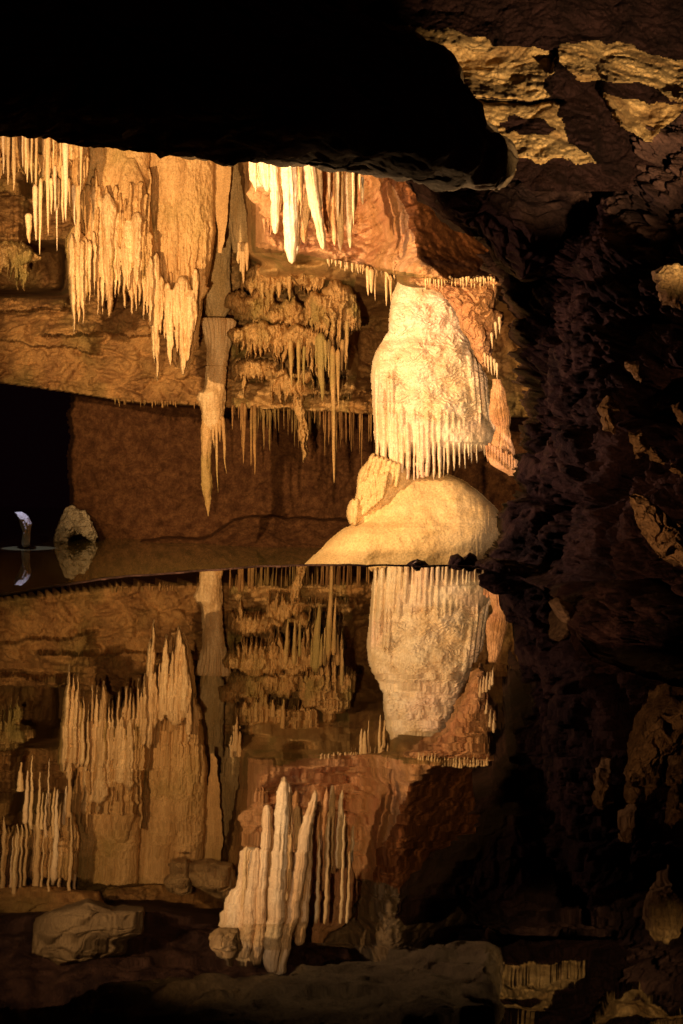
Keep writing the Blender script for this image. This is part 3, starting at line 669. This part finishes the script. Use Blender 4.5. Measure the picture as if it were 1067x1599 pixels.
# ------------------------------------------------------------------ white group (reaches up behind the overhang to the ceiling)
gw = 'white stalactites hanging under the overhang'
bulge = root('flowstone_boss', 'knobbly orange flowstone boss behind the first white stalactites', 'flowstone', P(412, 320, 19.5))
rows_body('body', [(262, 396, 420), (290, 393, 432), (315, 394, 436), (325, 402, 434), (338, 410, 430), (352, 413, 426)], 19.8, M['orange'], bulge, ratio=.7, nt=120, ny=80, disp=lambda V_, p_, t_: .14 * fbm(V_ * 3, 4))
for a in [(412, 340, 414, 366, 6), (424, 330, 423, 372, 6), (419, 340, 420, 360, 5)]: spike('drip', *a, 19.5, M['orange'], bulge)
wd = root('calcite_drapery', 'brilliant white calcite drapery behind the leaning stalactite under the overhang', 'calcite drapery', P(440, 250, 17.5))
rows_body('fold', [(112, 396, 430), (145, 372, 440), (185, 364, 440), (215, 374, 430), (235, 388, 424), (245, 394, 422), (262, 398, 418), (280, 402, 418), (292, 410, 416)], 17.3, M['pink'], wd, ratio=.5, nt=150, ny=120, disp=flute(.07, 4, .6))
rows_body('fold', [(118, 436, 448), (145, 424, 470), (190, 430, 482), (240, 442, 486), (280, 450, 488), (320, 458, 486), (350, 462, 478), (372, 466, 474)], 17.7, M['pink'], wd, ratio=.4, nt=200, ny=160, disp=flute(.05, 5, .6))
rows_body('fold', [(130, 512, 524), (160, 496, 545), (200, 488, 566), (240, 500, 570), (270, 506, 560), (300, 508, 545), (330, 512, 528), (346, 516, 522)], 18.3, M['orange'], wd, ratio=.3, nt=200, ny=160, disp=flute(.06, 5, .6))
whites = [
    (404, 120, 418, 300, 20, 17.0, 'pink', 'short bright white stalactite leftmost in the white group'),
    (424, 120, 429, 366, 17, 17.0, 'pink', 'slim white stalactite left of the thickest white one'),
    (432, 240, 431, 352, 6, 17.2, 'tips', 'thin pale stalactite touching the slim white one'),
    (446, 110, 454, 412, 25, 16.8, 'pink', 'thickest and longest white stalactite of the white group'),
    (466, 200, 463, 400, 17, 17.2, 'pink', 'pale stalactite fused to the right side of the longest white one'),
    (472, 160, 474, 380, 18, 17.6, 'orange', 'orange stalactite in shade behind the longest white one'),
    (456, 90, 502, 390, 20, 16.9, 'pink', 'leaning white stalactite slanting down to the right'),
    (490, 140, 500, 345, 15, 17.0, 'pink', 'pale stalactite crossing behind the leaning one'),
    (482, 300, 476, 358, 13, 17.3, 'tips', 'short bright stub between the two largest white stalactites'),
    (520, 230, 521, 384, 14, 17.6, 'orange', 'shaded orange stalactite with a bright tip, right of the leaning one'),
    (530, 262, 531, 392, 13, 17.5, 'tips', 'ribbed golden stalactite midway along the slanting slab'),
    (546, 268, 546, 388, 11, 17.4, 'tips', 'long thin golden stalactite rightmost of the white group'),
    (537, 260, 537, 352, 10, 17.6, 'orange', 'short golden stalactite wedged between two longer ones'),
    (556, 272, 555, 330, 7, 17.6, 'tips', 'small stalactite at the right end of the group under the overhang'),
    (565, 276, 566, 320, 6, 17.6, 'tips', 'tiny stalactite last before the slanting brown slab'),
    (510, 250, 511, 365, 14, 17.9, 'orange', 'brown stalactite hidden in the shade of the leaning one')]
for q_ in [(398, 300, 7, 'hair-thin white straw at the very left of the white group'), (437, 330, 6, 'thin white straw between the slim and the thickest white stalactite'), (469, 318, 7, 'thin pale straw right of the thickest white stalactite'), (513, 318, 6, 'thin golden straw just right of the leaning white stalactite'), (527, 340, 6, 'thin golden straw left of the ribbed golden stalactite'), (551, 352, 5, 'thin straw touching the long golden stalactite on its right'), (561, 300, 5, 'short golden straw near the right end of the white group')]:
    whites.append((q_[0], 190, q_[0] + 1, q_[1], q_[2], 17.1, 'tips', q_[3]))
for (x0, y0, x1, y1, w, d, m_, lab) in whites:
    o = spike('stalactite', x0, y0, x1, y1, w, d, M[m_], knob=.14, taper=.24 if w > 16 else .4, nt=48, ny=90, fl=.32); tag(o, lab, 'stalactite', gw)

# ------------------------------------------------------------------ flowstone ledges of the middle wall
ledges = [
    (jelly(410, 436, 36, 20, .55, 12, 14, 7) + jelly(446, 432, 24, 18, .5, 9, 18, 6) + [S(421, 428, 421, 489, 19, .45, .55, part='cone_tip')], 24.2, 'upper flowstone ledge with a stout cone tip, mossy on top'),
    (jelly(484, 428, 26, 22, .6, 12, 20, 6), 23.7, 'small mossy flowstone ledge with a comb of drips under the slanting slab'),
    (jelly(398, 484, 26, 17, .45, 9, 12, 8) + jelly(378, 480, 14, 22, .35, 5, 12, 8), 24.3, 'low rounded flowstone mound right of the grey shaft of the jointed column'),
    (jelly(452, 488, 28, 17, .5, 10, 16, 7), 24.2, 'rounded flowstone mound with white drips under the cone tip'),
    (jelly(500, 478, 24, 22, .7, 12, 34, 7) + jelly(528, 462, 24, 24, .6, 10, 26, 8) + jelly(546, 492, 18, 28, .5, 8, 18, 7) + [S(519, 480, 521, 590, 12, .7, part='drip'), S(530, 490, 530, 560, 10, .65, part='drip'), S(508, 490, 508, 560, 9, .7, part='drip'), S(540, 500, 541, 580, 9, .5, part='drip')], 23.4, 'yellow flowstone cascade draping down beside the dark cleft'),
    (jelly(405, 524, 42, 19, .6, 15, 26, 7) + jelly(462, 526, 42, 20, .65, 18, 44, 6) + jelly(492, 530, 20, 24, .7, 9, 60, 6), 23.9, 'widest flowstone ledge, a long mossy shelf with a hair-like fringe'),
    (jelly(400, 575, 36, 15, .4, 10, 12, 7) + jelly(452, 604, 30, 15, .4, 9, 16, 6) + [S(462, 606, 477, 722, 12, .4, part='drip'), S(470, 608, 481, 706, 8, .4, part='drip')], 24.3, 'low brown flowstone ledge with a forked long drip over the mud wall'),
    (jelly(22, 392, 26, 18, .5, 9, 40, 10) + jelly(36, 408, 12, 20, .4, 4, 36, 8), 23.8, 'brown flowstone tongue hanging into the dark recess at the left'),
]
for prs, d, lab in ledges:
    led = root('flowstone_ledge', lab, 'flowstone ledge', P(*(prs[0]['a'][:2]), d))
    x_a = min(p['a'][0] - p['a'][2] for p in prs if p['k'] == 'e'); x_b = max(p['a'][0] + p['a'][2] for p in prs if p['k'] == 'e'); y_m = np.mean([p['a'][1] for p in prs if p['k'] == 'e']); d_m = max(p['depth'] for p in prs if p['k'] == 'e')
    for _ in range(9): prs.append(E(RNG.uniform(x_a, x_b), y_m + RNG.uniform(-14, 10), RNG.uniform(8, 20), RNG.uniform(6, 16), RNG.uniform(.1, .35), d_m * RNG.uniform(.3, .8)))
    for _ in range(8): xq = RNG.uniform(x_a + 6, x_b - 6); prs.append(S(xq, y_m - 4, xq + RNG.uniform(-2, 2), y_m + RNG.uniform(14, 48), RNG.uniform(3.5, 8), d_m * RNG.uniform(.5, .95), taper=.5))
    compose('ledge_body', prs, d, M['ledge'], led, step=.9, k=.025, relief=flutes(.075, .15, rough=.06), back=.9, parts_mat=M['ledge'], wob=5.)

# ------------------------------------------------------------------ ledges' spikes
def group_spikes(lst, D, mat, group, lab, labs={}, taper=.5, **k):
    for i, (x0, y0, x1, y1, w) in enumerate(lst):
        o = spike('stalactite', x0, y0, x1, y1, w, D + RNG.uniform(-.15, .15), mat, taper=taper, **k)
        tag(o, labs.get(i, lab), 'stalactite', group)
group_spikes([(452, 430, 452, 470, 8), (410, 440, 410, 468, 8), (436, 440, 436, 466, 9)], 22.9, M['ledge'], 'stalactites on the upper flowstone ledge', 'small drip on the upper flowstone ledge',
             {0: 'small drip well right of the stout cone on the upper ledge', 1: 'small drip left of the stout cone on the upper ledge', 2: 'small drip just right beside the stout cone'})
group_spikes([(501, 520, 502, 628, 15), (454, 530, 455, 602, 8), (467, 530, 466, 600, 8), (475, 540, 474, 602, 6), (520, 540, 521, 755, 10), (528, 545, 528, 640, 8), (514, 530, 514, 590, 7), (535, 530, 534, 580, 7), (542, 500, 542, 560, 8), (508, 530, 509, 580, 6), (495, 525, 493, 570, 6)],
             22.4, M['ledge'], 'stalactites on the yellow cascade', 'thin yellow stalactite in the cascade above the ledge fringe',
             {0: 'bright pointed stalactite at the foot of the yellow cascade', 4: 'very long thin stalactite reaching down over the mud wall right of centre', 1: 'leftmost thin stalactite under the mossy ledge'})
group_spikes([(383, 630, 380, 725, 6), (378, 628, 379, 700, 5), (398, 632, 398, 742, 7), (412, 640, 412, 702, 5), (422, 640, 421, 705, 5), (393, 635, 392, 728, 5)], 24.0, M['tan'], 'long stalactites under the lower lip',
             'brown stalactite hanging from the lower lip before the mud wall', {2: 'longest brown stalactite below the left part of the lower lip'})
lst = []
for k in range(80):
    x0 = RNG.uniform(362, 580); y0 = 632 + (x0 - 362) * .06; L_ = RNG.uniform(12, 44) * (1.5 if x0 > 500 else 1) * (1 if RNG.rand() < .8 else 1.5)
    lst.append((x0, y0, x0 + RNG.uniform(-1, 1), y0 + L_, RNG.uniform(1.6, 4)))
for k in range(34):
    x0 = RNG.uniform(180, 330); y0 = 622 + (x0 - 180) * .05; lst.append((x0, y0, x0, y0 + RNG.uniform(5, 13), RNG.uniform(2, 3.5)))
group_spikes(lst, 24.3, M['tan'], 'soda straws along the lower lip', 'tiny brown soda straw in the fringe along the lower lip above the mud wall', nt=7, ny=10)
lst = [(574, 415, 575, 462, 7), (580, 420, 580, 458, 9), (586, 415, 586, 470, 4), (597, 415, 611, 440, 8), (610, 430, 611, 472, 5), (603, 420, 604, 478, 5)]
group_spikes(lst, 19.6, M['tips'], 'pale stalactites under the slanting slab', 'pale thin stalactite under the slanting slab beside the flowstone column', {3: 'white slanting sliver under the slab beside the flowstone column', 1: 'knobby white stalactite under the slab left of the slanting sliver'})
lst = []
for k in range(40):
    x0 = RNG.uniform(512, 660); y0 = float(edgeS(x0)) - 3; lst.append((x0, y0, x0, y0 + RNG.uniform(5, 16), RNG.uniform(2.5, 4.5)))
group_spikes(lst, 19.7, M['tips'], 'soda straws under the slanting slab', 'tiny pale soda straw in the comb under the slanting slab', nt=7, ny=10)

# ------------------------------------------------------------------ boulders
o = blob('boulder', [(84, 848), (89, 826), (98, 804), (104, 793), (112, 789), (122, 797), (133, 798), (140, 809), (146, 822), (152, 838), (147, 846), (138, 842), (128, 835), (118, 833), (108, 840), (103, 852), (88, 854)], 27.4, .4, .6, M['pale'], rough=.2, scale=4., nth=200, nr=50, edge=.02, center=(112, 818))
tag(o, 'cracked pale boulder on the shore of the murky pool before the mud wall', 'boulder')
o = blob('boulder', [(24, 800), (34, 799), (44, 806), (50, 818), (48, 826), (46, 852), (38, 856), (34, 850), (36, 830), (30, 812)], 25.5, .3, .4, M['pale'], rough=.06, scale=3, nth=120, nr=30, center=(40, 822))
tag(o, 'small capped rock lit blue-white in the black hole standing for the far-left shadow', 'boulder')
for pts, d, lab in [([(700, 884), (704, 868), (716, 866), (724, 872), (734, 863), (742, 868), (748, 880), (752, 890), (704, 890)], 10.9, 'jagged black rock on the pool rim right of the dome'),
                    ([(632, 884), (640, 877), (652, 874), (664, 877), (670, 884), (660, 888), (640, 888)], 10.8, 'small dark rock on the pool rim under the dome'),
                    ([(858, 940), (872, 934), (896, 948), (906, 975), (902, 1000), (886, 985), (872, 965)], 7.3, 'low grey rock on the right shore of the pool'),
                    ([(748, 884), (770, 872), (800, 876), (850, 890), (890, 930), (900, 960), (862, 925), (800, 897), (760, 890)], 9.7, 'long dark shore rock where the pool meets the right wall')]:
    o = blob('boulder', pts, d, .25, .4, M['dark'] if d != 7.3 else M['over'], rough=.06, scale=3, nth=120, nr=24, edge=.02); tag(o, lab, 'boulder')
tq2 = np.linspace(0, 1, 60)
o = tube('shore_crust', P(140 + 400 * tq2, 848 + 6 * tq2 + .8 * n1(tq2 * 9, 3), 27.6 + 0 * tq2), .03 + .02 * n1(tq2 * 14, 4), M['tan'], None, 2., 8); tag(o, 'pale crust along the far shore of the murky pool', 'shore crust')
o = blob('pebble', [(644, 880), (650, 875), (656, 876), (658, 880), (650, 882)], 10.45, .03, .04, M['pale'], rough=.01, scale=5, nth=40, nr=10); tag(o, 'tiny white pebble on the small dark rim rock', 'pebble')

# upper right: bedded rock face, buff where lit, cast shadow painted as dark rock
gx3 = np.arange(440, 1420, 1.8); gy3 = np.arange(-90, 300, 1.8)
X3, Y3 = np.meshgrid(gx3, gy3)
wx = X3 + 9 * fbm(np.stack([X3 / 34, Y3 / 34, X3 * 0], -1), 6, .62); wy = Y3 + 8 * fbm(np.stack([X3 / 40, Y3 / 40, X3 * 0 + 9], -1), 4)
D3 = 12.2 - (Y3 + 90) * .0035 + .002 * np.abs(X3 - 850)
def step3(D3, line, depth, low=3.5, high=60, x0=-999, x1=9999):
    ly = np.interp(wx, *zip(*line)); d = ly - wy
    return D3 - depth * np.clip(1 - d / high, 0, 1) * (d > 0) * sstep(x0 - 8, x0 + 8, wx) * sstep(x1 + 8, x1 - 8, wx)
D3 = step3(D3, [(440, -10), (580, 28), (640, 62), (765, 80), (1400, 110)], .7, high=50, x1=780)
D3 = step3(D3, [(700, 152), (770, 154), (860, 154), (880, 130)], 1.0, high=60, x1=868)
D3 = D3 + .5 * np.exp(-((wy - 158) / 4.) ** 2) * sstep(880, 860, wx)
D3 = step3(D3, [(735, 215), (800, 243), (930, 252)], .9, high=95, x1=935)
D3 = step3(D3, [(850, 118), (900, 112), (945, 128), (1010, 134), (1067, 158), (1400, 175)], .8, high=60, x0=865)
D3 = step3(D3, [(940, 150), (985, 212), (1015, 222), (1067, 175), (1400, 190)], .6, high=70, x0=940)
cr = np.abs(wx - (862 + .15 * (wy - 90))) < 3; D3 = D3 + .25 * (cr & (wy > 80) & (wy < 125))
V3 = P(X3, Y3, D3)
D3 = D3 - .2 * rocky(V3 * (1, .4, 1), 1.3) - .07 * rocky(V3 * (1, .5, 1), 4.2) - .03 * fbm(V3 * (12, 5, 16), 4)
V3 = P(X3, Y3, D3)
def inpoly(x, y, poly):
    r = np.zeros(x.shape, bool); n = len(poly)
    for i in range(n):
        (xa, ya), (xb, yb) = poly[i], poly[(i + 1) % n]
        if ya == yb: continue
        c = ((ya > y) != (yb > y)) & (x < (xb - xa) * (y - ya) / (yb - ya) + xa); r ^= c
    return r
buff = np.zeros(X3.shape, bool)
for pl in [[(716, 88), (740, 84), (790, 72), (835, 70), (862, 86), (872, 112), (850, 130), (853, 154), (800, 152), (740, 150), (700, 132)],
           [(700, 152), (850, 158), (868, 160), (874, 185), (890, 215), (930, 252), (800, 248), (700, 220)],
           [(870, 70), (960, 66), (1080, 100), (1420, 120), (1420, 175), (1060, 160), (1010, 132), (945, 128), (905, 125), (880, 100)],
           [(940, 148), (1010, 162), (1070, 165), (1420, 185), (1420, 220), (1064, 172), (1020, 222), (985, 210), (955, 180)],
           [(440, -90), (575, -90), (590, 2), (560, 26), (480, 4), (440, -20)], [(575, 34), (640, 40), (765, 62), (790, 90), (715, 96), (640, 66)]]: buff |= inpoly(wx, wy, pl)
shade_rock = inpoly(wx + 4 * n1(Y3 * .2, 3), wy, [(782, 190), (800, 178), (815, 186), (850, 186), (868, 200), (850, 208), (820, 210), (806, 206), (790, 214)])
buff &= ~shade_rock
f3 = grid_faces(len(gy3), len(gx3), False, True)
k3 = (Y3 < ipl(X3, (440, 190), (560, 225), (640, 240), (720, 255), (790, 262), (830, 300))).ravel()[f3].all(1); f3 = f3[k3]
rf = mesh('cave_wall', V3, f3, M['shade_rock'], None, False); rf.data.materials.append(M['gold']); tag(rf, 'bedded rock face at the upper right, buff beds between painted shadows', kind='structure')
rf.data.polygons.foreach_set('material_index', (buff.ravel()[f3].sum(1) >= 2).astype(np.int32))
# slab tongue hanging at the end of the overhang, before the dark wall
o = blob('rock_slab', [(640, 278), (690, 285), (740, 300), (800, 250), (870, 262), (960, 300), (1000, 330), (900, 420), (820, 440), (780, 410), (752, 372), (700, 345), (655, 308)], 12.6, .8, 1.5, M['dark'], rough=.35, scale=1.2, nth=300, nr=70, edge=.02)
tag(o, 'dark hanging slab between the overhang tip and the right wall', 'rock slab')
# patches of light on the right wall, built as paler orange knobs
kn = [([(1022, 425), (1040, 415), (1075, 418), (1090, 450), (1060, 482), (1035, 470)], 8.4, 'rounded light patch shaped as an orange knob high on the right wall at the frame edge'),
      ([(936, 635), (950, 620), (966, 634), (955, 650), (960, 676), (945, 670)], 8.0, 'small hooked light patch shaped as an orange knob on the dark right wall'),
      ([(984, 680), (1004, 678), (1012, 706), (996, 712)], 7.4, 'light patch shaped as an orange chip on the right wall, left of the sliver'),
      ([(1016, 700), (1042, 716), (1036, 722), (1018, 714)], 7.3, 'thin light patch shaped as an orange sliver on the dark right wall'),
      ([(980, 568), (996, 566), (1004, 584), (1002, 596), (988, 582)], 8.2, 'dim light patch shaped as an orange fleck on the right wall above the hooked knob'),
      ([(1050, 636), (1060, 632), (1090, 660), (1070, 662)], 7.5, 'light patch shaped as an orange fleck at the right frame edge beneath the rounded knob'),
      ([(1048, 728), (1060, 730), (1090, 752), (1066, 742)], 7.1, 'faint light patch shaped as an orange strip at the right frame edge above the big ledge'),
      ([(986, 774), (1000, 776), (1040, 806), (1090, 846), (1110, 900), (1068, 884), (1030, 866), (1000, 820)], 6.6, 'largest light patch shaped as an orange ledge low on the right wall')]
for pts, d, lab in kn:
    o = blob('light_patch_knob', pts, d, .12, .6, M['gold'], rough=.1, scale=5, nth=120, nr=30, edge=.03); tag(o, lab, 'rock outcrop', 'light patches built as orange knobs on the right wall')

# ceiling rocks that only show mirrored in the pool
def refl(px, py, D):   # height seen at py in the mirror
    return P(px, 2 * YH + 2 * CAMZ * F / D - py + 0 * px, D)
def mirror_blob(name, pts, D, f, b, mat, **k):
    q = [(x + (py - 785) * 2 * SR * .5, 2 * YH + 2 * CAMZ * F / D - py) for x, py in pts]
    return blob(name, q, D, f, b, mat, **k)
for pts, d, m_, lab in [([(266, 1372), (280, 1354), (300, 1352), (312, 1366), (308, 1396), (292, 1404), (270, 1392)], 21.0, 'block', 'squarish tan ceiling block seen mirrored beside the white drapery'),
                    ([(304, 1362), (330, 1356), (372, 1354), (378, 1380), (364, 1404), (330, 1396), (312, 1382)], 20.6, 'block', 'broken tan ceiling rock seen mirrored touching the white drapery'),
                    ([(62, 1468), (92, 1440), (146, 1418), (190, 1436), (234, 1440), (232, 1480), (200, 1500), (150, 1512), (100, 1524), (60, 1500)], 17.9, 'over', 'broad grey ceiling boulder seen mirrored at lower left'),
                    ([(-60, 1412), (20, 1404), (120, 1400), (165, 1408), (172, 1430), (90, 1462), (0, 1478), (-60, 1470)], 20.5, 'tan', 'brown ceiling hump carrying the left stalactites'),
                    ([(336, 1486), (350, 1470), (380, 1464), (388, 1500), (372, 1512), (350, 1502)], 15.5, 'block', 'small ceiling rock seen mirrored under the white drapery')]:
    o = mirror_blob('ceiling_rock', pts, d, .5, .7, M[m_], rough=.16, scale=1.6, nth=160, nr=40, edge=.02); tag(o, lab, 'ceiling rock')

# ------------------------------------------------------------------ LIGHT
w = bpy.data.worlds.new('World'); scene.world = w; w.use_nodes = True
w.node_tree.nodes['Background'].inputs[0].default_value = (.5, .12, .2, 1); w.node_tree.nodes['Background'].inputs[1].default_value = .0035
def lamp(name, kind, loc, target, energy, color, radius=.06, size=60, blend=.3):
    l = bpy.data.lights.new(name, kind); l.energy = energy; l.color = color; l.shadow_soft_size = radius
    if kind == 'SPOT': l.spot_size = math.radians(size); l.spot_blend = blend
    o = bpy.data.objects.new(name, l); o.location = loc; link(o)
    from mathutils import Vector
    d = Vector(tuple(float(v) for v in target)) - Vector(loc); o.rotation_euler = d.to_track_quat('-Z', 'Y').to_euler()
    return o
lamp('cave_or_fill_lamp', 'SPOT', (-1.1, 3.2, .5), P(430, 500, 22), 8200, (1., .6, .26), .05, 33, .3)
lamp('cave_or_fill_lamp', 'SPOT', (-5.6, 12.5, 2.6), P(470, 430, 21), 5200, (1., .6, .25), .09, 84, .5)
lamp('cave_or_fill_lamp', 'SPOT', (-3.4, 12., 4.5), P(500, 280, 17), 1150, (1., .74, .52), .04, 36, .6)
lamp('cave_or_fill_lamp', 'SPOT', (1.0, 12.5, -.45), P(690, 590, 19.2), 260, (1., .76, .56), .05, 34, .7)  # low fill added for the skirt, hidden behind the dam
lamp('cave_or_fill_lamp', 'SPOT', (2.7, 14.6, .3), P(735, 660, 19), 330, (1., .68, .46), .05, 62, .7)  # added unseen spot brightening the dome's right flank
lamp('cave_or_fill_lamp', 'SPOT', (.2, 13.2, -.6), (.5, 9.9, 3.2), 900, (1., .7, .4), .05, 40, .8)  # added unseen spot, stands in for bounce under the overhang
lamp('cave_or_fill_lamp', 'SPOT', (-2.5, 12.6, -.4), P(180, -20, 18), 500, (1., .75, .5), .05, 50, .6)  # added unseen spot to brighten the mirrored ceiling boulder
lamp('cave_or_fill_lamp', 'SPOT', (2.15, 2.8, .5), P(925, 110, 11), 9000, (1., .66, .3), .03, 20, .7)
lamp('cave_or_fill_lamp', 'SPOT', (-2.2, 3.5, .3), P(1040, 770, 7.5), 450, (1., .5, .25), .03, 26, .5)
lamp('cave_or_fill_lamp', 'SPOT', (-4.9, 11.6, .9), P(850, 620, 10.5), 1100, (1., .56, .4), .03, 48, .9)  # added unseen spot to bring out the right wall's relief
lamp('cave_or_fill_lamp', 'SPOT', (-6.9, 25.1, 2.1), P(38, 808, 25.5), 400, (.5, .55, 1.), .03, 20, .3)

# ------------------------------------------------------------------ CAMERA
cam = bpy.data.cameras.new('camera'); co = bpy.data.objects.new('camera', cam); link(co)
cam.sensor_fit = 'VERTICAL'; cam.sensor_height = 24; cam.lens = F / 1599 * 24
cam.shift_y = -(799.5 - YH) / 1599; cam.clip_end = 200; cam.clip_start = .05
co.matrix_world = Matrix.Translation((0, 0, CAMZ)) @ Matrix.Rotation(math.radians(90), 4, 'X') @ Matrix.Rotation(ROLL, 4, 'Z')
scene.camera = co
scene.view_settings.view_transform = 'Standard'; scene.view_settings.look = 'None'; scene.view_settings.exposure = 0; scene.view_settings.gamma = 1
scene.cycles.use_denoising = True
scene.cycles.max_bounces = 6; scene.cycles.caustics_reflective = False; scene.cycles.sample_clamp_indirect = 4
